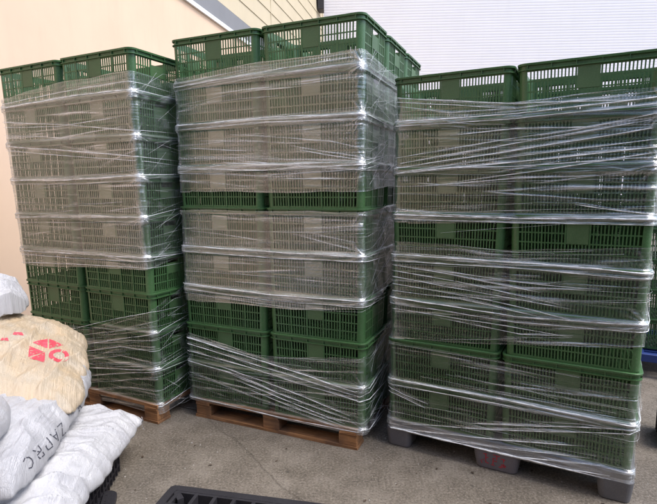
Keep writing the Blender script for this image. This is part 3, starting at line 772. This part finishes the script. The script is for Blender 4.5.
ROPES_M = [
  ([(-1.081,7.9),(-0.545,8.04),(-0.061,8.15)], 1.6),
  ([(-1.083,7.8),(-0.546,7.93),(-0.062,8.03)], 1.0),
  ([(-1.067,7.98),(-0.544,8.17),(-0.061,8.23)], 0.8),
  ([(-1.075,6.99),(-0.53,7.06),(-0.015,7.0)], 2.6),
  ([(-1.076,6.89),(-0.531,6.95),(-0.015,6.9)], 1.2),
  ([(-0.971,6.44),(-0.633,6.34)], 1.2),
  ([(-0.773,6.08),(-0.437,6.0),(-0.173,6.02)], 2.0),
  ([(-0.665,6.12),(-0.329,5.95),(-0.016,5.83)], 1.4),
  ([(-1.07,5.95),(-0.539,5.88),(-0.006,5.96)], 2.0),
  ([(-1.071,5.85),(-0.54,5.76),(-0.006,5.87)], 1.2),
  ([(-0.327,6.3),(-0.016,6.04)], 1.4),
  ([(-0.38,6.41),(-0.025,6.12)], 1.0),
  ([(-0.439,5.69),(-0.149,5.67)], 1.3),
  ([(-0.718,6.72),(-0.172,6.48),(-0.016,6.29)], 0.8),
  ([(-0.904,6.62),(-0.327,6.45)], 0.9),
  ([(-1.006,6.26),(-0.537,6.15),(-0.074,6.05)], 0.8),
  ([(-1.07,4.04),(-0.53,4.0),(-0.002,3.99)], 2.4),
  ([(-1.072,3.91),(-0.531,3.86),(-0.002,3.88)], 1.6),
  ([(-1.077,3.06),(-0.537,2.97),(-0.003,3.0)], 2.6),
  ([(-1.079,2.93),(-0.538,2.83),(-0.003,2.86)], 1.4),
  ([(-1.074,2.82),(-0.344,2.69),(-0.018,2.77)], 1.0),
  ([(-1.008,3.62),(-0.555,3.69)], 0.8),
  ([(-1.045,3.4),(-0.534,3.41),(-0.077,3.37)], 0.7),
  ([(-0.997,4.43),(-0.551,4.26)], 0.7),
  ([(-0.336,4.39),(-0.027,4.09)], 0.7),
  ([(-1.055,1.63),(-0.549,1.28),(-0.055,0.9)], 3.6),
  ([(-1.058,1.47),(-0.55,1.13),(-0.029,0.8)], 2.2),
  ([(-1.06,1.28),(-0.648,1.07),(-0.029,0.68)], 2.0),
  ([(-1.057,1.01),(-0.777,0.87),(-0.412,0.47)], 1.6),
  ([(-0.84,0.99),(-0.411,0.65),(-0.082,0.3)], 2.2),
  ([(-0.809,0.85),(-0.412,0.47),(-0.082,0.21)], 1.5),
  ([(-0.746,0.69),(-0.413,0.37),(-0.108,0.09)], 2.0),
  ([(-0.684,0.52),(-0.356,0.22),(-0.109,0.01)], 1.4),
  ([(-1.047,0.69),(-0.593,0.28),(-0.135,-0.04)], 1.0),
  ([(-1.056,0.02),(-0.534,-0.06),(-0.046,-0.25)], 2.0),
]
ROPES_L = [
  ([(-1.041,7.96),(-0.53,8.05),(-0.008,8.05)], 2.4),
  ([(-1.036,8.06),(-0.526,8.18),(-0.023,8.24)], 1.2),
  ([(-1.059,7.58),(-0.555,7.39),(-0.033,7.1)], 1.6),
  ([(-1.046,7.44),(-0.557,7.34),(-0.1,7.45)], 1.2),
  ([(-1.061,6.92),(-0.579,6.73),(-0.015,6.48)], 2.2),
  ([(-1.075,6.81),(-0.503,6.56),(-0.058,6.4)], 1.2),
  ([(-1.075,7.23),(-0.567,7.06),(-0.106,7.21)], 1.0),
  ([(-1.066,5.96),(-0.558,5.94),(-0.006,6.03)], 2.2),
  ([(-1.071,5.85),(-0.562,5.83),(-0.009,5.91)], 1.0),
  ([(-1.066,4.9),(-0.56,4.95),(-0.011,5.01)], 1.8),
  ([(-1.073,4.75),(-0.565,4.81),(-0.013,4.91)], 1.0),
  ([(-1.071,3.92),(-0.554,3.94),(-0.008,3.98)], 2.2),
  ([(-1.076,3.8),(-0.558,3.82),(-0.01,3.88)], 1.2),
  ([(-1.067,3.56),(-0.563,3.65),(-0.014,3.72)], 1.2),
  ([(-0.237,5.16),(-0.004,5.28)], 1.0),
  ([(-0.769,1.57),(-0.408,2.08),(-0.014,2.57)], 1.4),
  ([(-0.776,1.38),(-0.418,1.76),(-0.023,2.17)], 1.0),
  ([(-0.601,1.29),(0.001,1.99)], 1.6),
  ([(-0.609,1.07),(-0.267,1.46),(0.004,1.51)], 1.2),
  ([(-0.572,0.86),(-0.274,1.2),(0.004,1.18)], 1.0),
  ([(-0.581,0.61),(-0.0,1.01)], 2.0),
  ([(-0.562,0.38),(-0.001,0.96)], 1.2),
  ([(-0.569,0.16),(0.002,0.79)], 1.0),
  ([(-0.576,-0.06),(-0.22,0.32),(0.008,0.41)], 1.0),
  ([(-0.566,-0.27),(-0.004,-0.11)], 2.2),
  ([(-0.596,1.44),(0.011,1.81)], 0.8),
  ([(-0.761,1.79),(-0.253,1.95),(0.002,2.32)], 0.8),
]
ROPES_R = [
  ([(-1.054,7.59),(-0.536,7.26),(-0.094,7.15)], 1.8),
  ([(-1.063,7.49),(-0.535,7.16),(-0.096,7.26)], 1.2),
  ([(-1.071,7.05),(-0.526,7.06),(-0.041,7.17)], 3.0),
  ([(-1.071,6.96),(-0.525,6.96),(-0.04,7.06)], 1.4),
  ([(-1.053,7.4),(-0.805,7.18),(-0.535,7.16)], 1.2),
  ([(-0.802,6.7),(-0.531,6.76),(-0.219,6.71)], 2.0),
  ([(-1.066,6.02),(-0.526,6.33),(-0.055,6.63)], 1.8),
  ([(-1.032,6.13),(-0.527,6.47),(-0.057,6.77)], 1.4),
  ([(-1.065,5.89),(-0.465,6.12),(-0.028,6.3)], 2.2),
  ([(-1.031,5.93),(-0.525,6.21),(-0.03,6.44)], 1.2),
  ([(-0.887,6.0),(-0.523,6.01),(-0.047,6.11)], 1.4),
  ([(-1.057,6.25),(-0.799,6.42),(-0.529,6.57)], 1.2),
  ([(-0.932,5.61),(-0.52,5.76),(-0.207,5.8)], 1.3),
  ([(-0.794,5.69),(-0.425,5.91),(-0.033,6.2)], 1.4),
  ([(-0.588,6.54),(-0.288,6.69),(-0.037,6.9)], 1.2),
  ([(-0.433,6.6),(-0.22,6.75),(-0.036,6.83)], 1.0),
  ([(-0.422,5.68),(-0.14,5.85),(-0.023,6.0)], 1.0),
  ([(-1.06,4.97),(-0.504,4.95),(-0.014,4.99)], 3.2),
  ([(-1.06,4.86),(-0.503,4.85),(-0.012,4.88)], 1.3),
  ([(-0.831,4.58),(-0.57,4.73),(-0.337,4.85)], 1.0),
  ([(-0.287,5.25),(-0.13,5.14),(-0.015,5.08)], 1.8),
  ([(-1.071,4.04),(-0.502,4.03),(-0.008,3.97)], 3.4),
  ([(-1.07,3.9),(-0.501,3.91),(-0.006,3.86)], 1.6),
  ([(-1.06,3.8),(-0.688,3.62),(-0.397,3.45)], 1.6),
  ([(-1.059,3.66),(-0.687,3.49),(-0.317,3.22)], 1.4),
  ([(-1.058,3.52),(-0.642,3.33),(-0.279,3.16)], 1.6),
  ([(-1.057,3.35),(-0.597,3.18),(-0.24,2.92)], 1.2),
  ([(-0.92,3.76),(-0.478,3.62),(-0.177,3.59)], 1.2),
  ([(-1.057,3.19),(-0.729,3.14),(-0.391,2.95)], 1.2),
  ([(-1.076,3.01),(-0.49,2.89),(-0.003,2.99)], 3.2),
  ([(-1.076,2.89),(-0.489,2.76),(-0.001,2.85)], 1.8),
  ([(-1.054,2.75),(-0.55,2.66),(-0.265,2.59)], 1.3),
  ([(-0.817,2.65),(-0.466,2.52),(-0.261,2.62)], 1.2),
  ([(-1.072,1.02),(-0.534,1.02),(-0.013,0.98)], 3.2),
  ([(-1.072,0.89),(-0.533,0.91),(-0.141,0.9)], 1.4),
  ([(-1.066,0.82),(-0.976,0.68),(-0.86,0.57)], 1.6),
  ([(-1.065,0.72),(-0.874,0.46)], 1.3),
  ([(-0.669,0.32),(-0.364,0.6),(-0.029,0.9)], 2.2),
  ([(-0.988,-0.06),(-0.527,0.32),(-0.034,0.81)], 2.0),
  ([(-1.04,-0.22),(-0.525,0.09),(-0.188,0.37)], 2.6),
  ([(-1.039,-0.32),(-0.523,-0.09),(-0.167,0.14)], 2.2),
  ([(-0.405,0.66),(-0.213,0.81),(-0.028,0.88)], 1.4),
  ([(-1.049,-0.44),(-0.521,-0.25),(-0.129,0.02)], 3.0),
  ([(-1.048,-0.59),(-0.52,-0.43),(-0.124,-0.31)], 4.5),
  ([(-1.049,-0.49),(-0.521,-0.32),(-0.091,-0.14)], 4.0),
  ([(-1.037,-0.68),(-0.519,-0.55),(-0.087,-0.43)], 4.0),
]
build_film('left', ROPES_L); build_film('middle', ROPES_M); build_film('right', ROPES_R)

# ------------------------------------------------------------ bags on the left
def pillow(name, c, half, yaw, th, mat, seed, sagr=0.02, corner=2.6, tiltx=0.0, tilty=0.0, folds=1.0, cpow=0.5, n=(230, 200), fdir=0.0, puff=2.2, pullc=0.0):
    """a filled sack: two skins meeting at a seam, with folds; returns the object and a BVH of its world mesh"""
    a, b = half; nu, nv = n
    U, V = np.meshgrid(np.linspace(-1, 1, nu), np.linspace(-1, 1, nv))
    # superellipse outline so corners stay slightly pointed
    k = 1/np.maximum(1, (np.abs(U)**corner+np.abs(V)**corner)**(cpow/corner))
    X0, Y0 = U*a*k, V*b*k
    body = np.clip((1-np.abs(U)**puff)*(1-np.abs(V)**puff), 0, 1)**0.42
    xs, ys = X0, Y0
    rx, ry = xs*cos(fdir)+ys*sin(fdir), -xs*sin(fdir)+ys*cos(fdir)
    f1 = fbm(rx*3, ry*17, seed, 4, .55); f2 = fbm(rx*11+4, ry*42, seed+3, 3, .5); big = fbm(xs*4, ys*4, seed+8, 2)
    crease = 1-np.abs(fbm(rx*2.2+2, ry*8, seed+11, 2)); crease = np.clip(crease-.72, 0, 1)/.28
    edge = np.minimum(1-np.abs(U), 1-np.abs(V)); ew = np.clip(edge*6, 0, 1)
    wr = (0.0075*f1+0.0035*f2+0.013*crease**2)*folds
    pull = 0.0*np.clip(U, 0, 1)**7*np.clip(V, 0, 1)**7*(pullc)
    X0 = X0+pull; Y0 = Y0+pull*.35; xs, ys = X0, Y0
    xw = 0.007*fbm(ys*14, xs*2, seed+21, 3)*folds; yw = 0.007*fbm(xs*14, ys*2, seed+22, 3)*folds
    top = th*(0.62*body+0.10*body*big)+wr*(0.25+0.75*ew)
    bot = -th*0.38*body+0.2*wr*ew
    rag = 0.006*fbm(xs*30, ys*30, seed+31, 2)
    droop = -sagr*(1-ew)
    verts = []
    for Z in (top, bot):
        z = Z+droop+rag*(1-ew)+tiltx*X0+tilty*Y0
        verts.append(np.stack([X0+xw, Y0+yw, z], -1).reshape(-1, 3))
    Vv = np.vstack(verts); N = nu*nv
    # stitch the seam: make the bottom border equal the top one
    idx = np.arange(N).reshape(nv, nu)
    border = np.zeros((nv, nu), bool); border[0] = border[-1] = True; border[:, 0] = border[:, -1] = True
    F = np.stack([idx[:-1, :-1], idx[:-1, 1:], idx[1:, 1:], idx[1:, :-1]], -1).reshape(-1, 4)
    remap = np.arange(2*N); bi = idx[border]; remap[bi+N] = bi
    FB = remap[(F+N)[:, ::-1]]
    me = bpy.data.meshes.new(name); faces = np.vstack([F, FB])
    me.from_pydata(Vv.tolist(), [], faces.tolist()); me.update()
    uvl = me.uv_layers.new(name='uv'); lv = np.empty(len(me.loops), np.int32); me.loops.foreach_get('vertex_index', lv)
    uvl.data.foreach_set('uv', (Vv[lv][:, :2]).ravel())
    me.polygons.foreach_set('use_smooth', np.ones(len(me.polygons), bool)); me.materials.append(mat)
    bm = bmesh.new(); bm.from_mesh(me); bmesh.ops.delete(bm, geom=[v for v in bm.verts if not v.link_faces], context='VERTS'); bm.to_mesh(me); bm.free()
    o = bpy.data.objects.new(name, me); o.location = c; o.rotation_euler = (0, 0, yaw); link(o)
    M = Matrix.Translation(c) @ Matrix.Rotation(yaw, 4, 'Z')
    bvh = BVHTree.FromPolygons([M @ v.co for v in me.vertices], [tuple(p.vertices) for p in me.polygons])
    return o, M, bvh
def decal(name, tris2d, M2, parent, Mp, bvh, mat, lift=0.0012, step=0.004):
    """lay flat 2-D polygons (already finely cut) on a sack: points are dropped onto it from above along the view of the sack's upper skin"""
    me = bpy.data.meshes.new(name); vs, fs = [], []
    inv = Mp.inverted()
    for poly in tris2d:
        pts = []
        for (x, y) in poly:
            o, dr = M2(x, y); hit, nrm, _, _ = bvh.ray_cast(o, dr)
            if hit is None: pts = None; break
            if nrm.dot(dr) > 0: nrm = -nrm
            pts.append(inv @ (hit+nrm*lift))
        if pts: b = len(vs); vs += [tuple(p) for p in pts]; fs.append(tuple(range(b, b+len(pts))))
    me.from_pydata(vs, [], fs); me.materials.append(mat); me.update()
    return link(bpy.data.objects.new(name, me), parent)
def fine_strip(p, q, w, step=0.004):
    """a brush stroke from p to q cut into short quads"""
    L = math.hypot(q[0]-p[0], q[1]-p[1]); n = max(1, int(L/step)); nx, ny = -(q[1]-p[1])/L*w/2, (q[0]-p[0])/L*w/2
    out = []
    for i in range(n):
        a, b = i/n, (i+1)/n
        x0, y0, x1, y1 = p[0]+(q[0]-p[0])*a, p[1]+(q[1]-p[1])*a, p[0]+(q[0]-p[0])*b, p[1]+(q[1]-p[1])*b
        out.append([(x0-nx, y0-ny), (x1-nx, y1-ny), (x1+nx, y1+ny), (x0+nx, y0+ny)])
    return out
def fine_poly(poly, step=0.005):
    """cut a convex polygon into small cells"""
    xs = [p[0] for p in poly]; ys = [p[1] for p in poly]; cells = []
    def clip(cell, a, b):
        out = []
        for i in range(len(cell)):
            p, q = cell[i], cell[(i+1) % len(cell)]
            sp = (b[0]-a[0])*(p[1]-a[1])-(b[1]-a[1])*(p[0]-a[0]); sq = (b[0]-a[0])*(q[1]-a[1])-(b[1]-a[1])*(q[0]-a[0])
            if sp >= 0: out.append(p)
            if sp*sq < 0: t = sp/(sp-sq); out.append((p[0]+(q[0]-p[0])*t, p[1]+(q[1]-p[1])*t))
        return out
    area = sum(poly[i][0]*poly[(i+1) % len(poly)][1]-poly[(i+1) % len(poly)][0]*poly[i][1] for i in range(len(poly)))
    if area < 0: poly = poly[::-1]
    x = min(xs)
    while x < max(xs):
        y = min(ys)
        while y < max(ys):
            c = [(x, y), (x+step, y), (x+step, y+step), (x, y+step)]
            for i in range(len(poly)):
                c = clip(c, poly[i], poly[(i+1) % len(poly)])
                if len(c) < 3: break
            if len(c) >= 3: cells.append(c)
            y += step
        x += step
    return cells

def build_bags():
    g = 'filled sacks piled on the black crate'
    A, MA, bA = pillow('sack', (-1.31, 1.76, 0.225), (0.43, 0.51), R(3), 0.17, BAG_WHITE2, 5, 0.035, 14.0, fdir=0.7, folds=1.5, cpow=.15, tiltx=-0.04, pullc=1.0)
    tag(A, 'bright white plastic sack with a flat pointed corner, lowest of the pile at left', 'sack', g)
    B, MB_, bB = pillow('sack', (-1.395, 1.80, 0.435), (0.38, 0.48), R(10), 0.22, BAG_WHITE, 9, 0.03, 3.2, fdir=1.35, folds=1.1, tilty=0.08, tiltx=-0.08)
    tag(B, 'white sack with faded black letters, second from the bottom of the pile', 'sack', g)
    C_, MC, bC = pillow('sack', (-1.50, 2.03, 0.63), (0.42, 0.37), R(22), 0.145, BAG_CREAM, 14, 0.02, 4.0, fdir=1.3, folds=1.3, cpow=.45, tiltx=-0.38, tilty=0.15, puff=3.0)
    tag(C_, 'cream sack with a red hexagonal emblem, on top of the lettered white sack', 'sack', g)
    D, MD, bD = pillow('sack', (-1.27, 1.48, 0.53), (0.22, 0.17), R(20), 0.16, BAG_WHITE, 23, 0.02, 2.4, fdir=1.2, folds=.7)
    tag(D, 'rounded white sack end at the left edge, in front of the cream sack', 'sack', g)
    E, ME, bE = pillow('plastic_bag', (-1.72, 2.20, 0.765), (0.30, 0.22), R(30), 0.17, BAG_WHITE2, 31, 0.03, 2.2, fdir=.6, folds=1.8, cpow=.9)
    tag(E, 'crumpled thin white plastic bag lying on top of the cream sack', 'plastic bag')
    return A, B, C_, D, E, (MA, bA), (MB_, bB), (MC, bC)
A, B, C_, D, E, (MA, bA), (MB_, bB), (MC, bC) = build_bags()

def mark_bags():
    # camera-facing upper skin of the sacks: strokes are laid from a plane that hangs over the sack's near side
    def lay(o, ux, uy, n):     # o origin, ux/uy unit vectors of the writing plane, n its direction towards the sack
        return lambda x, y: (o+ux*x+uy*y-n*0.4, n)
    # lettering on the white sack
    n = Vector((-0.62, 0.62, -0.48)).normalized()
    rd = Vector((-0.03, -1.0, -0.05)); rd = (rd-n*rd.dot(n)).normalized()       # reading direction: towards the photographer
    up = n.cross(rd).normalized()
    o = Vector((-1.035, 1.98, 0.40))
    M2 = lay(o, rd, -up, n)
    h = 0.040
    glyphs = {'Z': [((0, 1), (.8, 1)), ((.8, 1), (0, 0)), ((0, 0), (.8, 0))], 'A': [((0, 0), (.4, 1)), ((.4, 1), (.8, 0)), ((.18, .4), (.62, .4))],
              'P': [((0, 0), (0, 1)), ((0, 1), (.6, .95)), ((.6, .95), (.65, .55)), ((.65, .55), (0, .48))],
              'R': [((0, 0), (0, 1)), ((0, 1), (.6, .95)), ((.6, .95), (.62, .58)), ((.62, .58), (0, .5)), ((.25, .5), (.7, 0))],
              'C': [((.75, .85), (.45, 1)), ((.45, 1), (.1, .8)), ((.1, .8), (0, .5)), ((0, .5), (.1, .2)), ((.1, .2), (.45, 0)), ((.45, 0), (.75, .15))],
              'V': [((0, 1), (.4, 0)), ((.4, 0), (.8, 1))], 'G': [((.7, .85), (.35, 1)), ((.35, 1), (0, .5)), ((0, .5), (.35, 0)), ((.35, 0), (.72, .2)), ((.72, .2), (.7, .5)), ((.7, .5), (.45, .5))]}
    polys = []; x = 0; rr_ = random.Random(8)
    for ch in 'G ZAPRC':
        if ch == ' ': x += 0.09; continue
        for (a, b) in glyphs[ch]:
            for q in fine_strip((x+a[0]*h*.9, a[1]*h), (x+b[0]*h*.9, b[1]*h), 0.0036):
                if rr_.random() > .12: polys.append(q)
        x += h*1.12
    decal('lettering', polys, M2, B, MB_, bB, INK)
    # red emblem on the cream sack
    n = Vector((-0.40, 0.72, -0.56)).normalized()
    ex = Vector((0.9, 0.42, 0.0)); ex = (ex-n*ex.dot(n)).normalized(); ey = -n.cross(ex).normalized()
    if ey.z < 0: ey = -ey
    M2 = lay(Vector((-1.215, 2.08, 0.60)), ex, ey, n)
    P = []
    def rot(pts, a, cx=0, cy=0): return [((x-cx)*cos(a)-(y-cy)*sin(a)+cx, (x-cx)*sin(a)+(y-cy)*cos(a)+cy) for x, y in pts]
    rh = 0.074; gap = 0.010
    hexp = lambda a, r_: (r_*cos(R(a)), r_*sin(R(a)))
    for k in range(3):
        a0 = 30+120*k
        # each third of the hexagon is a rhombus with a lighter inset, one of them an open ring
        c = hexp(a0+60, gap); A_, B_, C2 = hexp(a0, rh), hexp(a0+60, rh), hexp(a0+120, rh)
        quad = [(p[0]+c[0], p[1]+c[1]) for p in ((0, 0), A_, B_, C2)]
        m = (sum(p[0] for p in quad)/4, sum(p[1] for p in quad)/4)
        if k < 2:
            for tri in ([quad[0], quad[1], quad[2]], [quad[0], quad[2], quad[3]]):
                mm = (sum(p[0] for p in tri)/3, sum(p[1] for p in tri)/3)
                P += fine_poly([(mm[0]+(p[0]-mm[0])*.86, mm[1]+(p[1]-mm[1])*.86) for p in tri])
        else:
            ro = 0.039; ri = 0.022
            for i in range(24):
                a, b = 2*pi*i/24, 2*pi*(i+1)/24
                P.append([(m[0]+ri*cos(a), m[1]+ri*sin(a)), (m[0]+ro*cos(a), m[1]+ro*sin(a)), (m[0]+ro*cos(b), m[1]+ro*sin(b)), (m[0]+ri*cos(b), m[1]+ri*sin(b))])
    for (x, y, w_) in ((-.17, .05, .03), (-.13, .085, .04), (-.24, .10, .03), (-.30, .105, .035)):
        P += fine_poly([(x, y), (x+w_, y-.006), (x+w_*.8, y+.014), (x+.004, y+.016)])
    rr_ = random.Random(5); P = [q for q in P if rr_.random() > .06]
    decal('red_emblem', P, M2, C_, MC, bC, RED)
    # loose thread on the pointed corner of the lowest sack
    M = MA; c = Vector((0.43, 0.50, -0.03)); pts = [c+Vector((0.0, 0, 0)), c+Vector((.006, 0, -.02)), c+Vector((-.002, .004, -.045)), c+Vector((.008, .002, -.07))]
    mb = MB(); mb.tube(pts, [.0012, .001, .001, .0006], 5); mb.build('loose_thread', BAG_WHITE, A)
mark_bags()

# ------------------------------------------------------------ black, blue and small things
def ribbed_crate(name, loc, yaw, hw, hd, H, mat, label, cat, group=None):
    t = empty(name, loc, yaw); tag(t, label, cat, group)
    body = MB(); path = rr_path(hw, hd, .02, 5)
    body.sweep(path, [(-.004, 0), (0, 0), (0, H-.02), (-.004, H-.02)])
    for side in range(4):
        half = (hw if side % 2 == 0 else hd)-.025; off = hd if side % 2 == 0 else hw; A_ = Matrix.Rotation(R(90*side), 4, 'Z')
        n = int(half*2/.035)
        for i in range(n+1):
            x = -half+2*half*i/n; body.box(x-.0022, x+.0022, -off-.010, -off-.0002, .006, H-.0205, A_)
        for k in range(1, 4): body.box(-half, half, -off-.0085, -off-.0003, H*k/4-.002, H*k/4+.002, A_)
    body.box(-hw+.004, hw-.004, -hd+.004, hd-.004, .004, .01)
    body.build('ribbed_body', mat, t)
    rim = MB(); rim.sweep(path, [(-.0045, H-.02), (.012, H-.02), (.014, H-.004), (.012, H), (-.0045, H)]); rim.build('rim', mat, t)
    lid = MB(); lid.box(-hw+.006, hw-.006, -hd+.006, hd-.006, H-.016, H-.006); lid.build('lid', mat, t)
    return t
ribbed_crate('black_crate', (-1.28, 1.79, 0), R(6), .345, .33, .165, BLACK, 'black ribbed plastic crate on the ground under the pile of sacks', 'crate')
ribbed_crate('black_crate', (1.835, 2.335, 0), R(-28), .16, .12, .17, BLACK, 'small black plastic crate at the right edge, beside the right stack', 'crate')

def lattice_pallet(name, loc, yaw, hw, hd, z0, H, mat, label, feet=True):
    t = empty(name, loc, yaw); tag(t, label, 'pallet')
    d = MB(); d.sweep(rr_path(hw, hd, .035, 7), [(-.035, z0), (-.002, z0), (0, z0+.004), (0, H-.004), (-.004, H), (-.035, H)])
    xs = np.linspace(-hw+.05, hw-.05, 10)
    for i, x in enumerate(xs): d.box(x-.007, x+.007, -hd+.03, hd-.03, z0+.001, H-.0008)
    ys = np.linspace(-hd+.04, hd-.04, 13)
    for y in ys: d.box(-hw+.03, hw-.03, y-.006, y+.006, z0+.0015, H-.0012)
    for cx_ in (-1, 1):
        for cy_ in (-1, 1):
            M = Matrix.Translation((cx_*(hw-.045), cy_*(hd-.045), 0)) @ Matrix.Rotation(pi/4, 4, 'Z'); d.box(-.012, .012, -.05, .05, z0+.002, H-.0015, M)
    d.build('deck', mat, t)
    if feet:
        for x in (-hw+.07, 0, hw-.07):
            for y in (-hd+.07, 0, hd-.07):
                f = MB(); f.box(x-.05, x+.05, y-.05, y+.05, 0, z0-.0005, taper=.12); bevel(f.build('foot', mat, t), .008)
    return t
lattice_pallet('black_pallet', (-0.340, 1.279, 0), R(-11.8), .40, .50, .075, .12, BLACK, 'black plastic lattice pallet with a rounded corner, lying on the concrete in front')
lattice_pallet('blue_pallet', (2.14, 3.62, 0), -0.50, .54, .35, .11, .165, BLUE, 'blue plastic pallet behind the right stack, under dark green crates')
lattice_pallet('black_tray', (-0.955, 1.80, 0), R(15), .10, .13, .012, .035, BLACK, 'thin black plastic tray on the ground beside the ribbed black crate', feet=False)
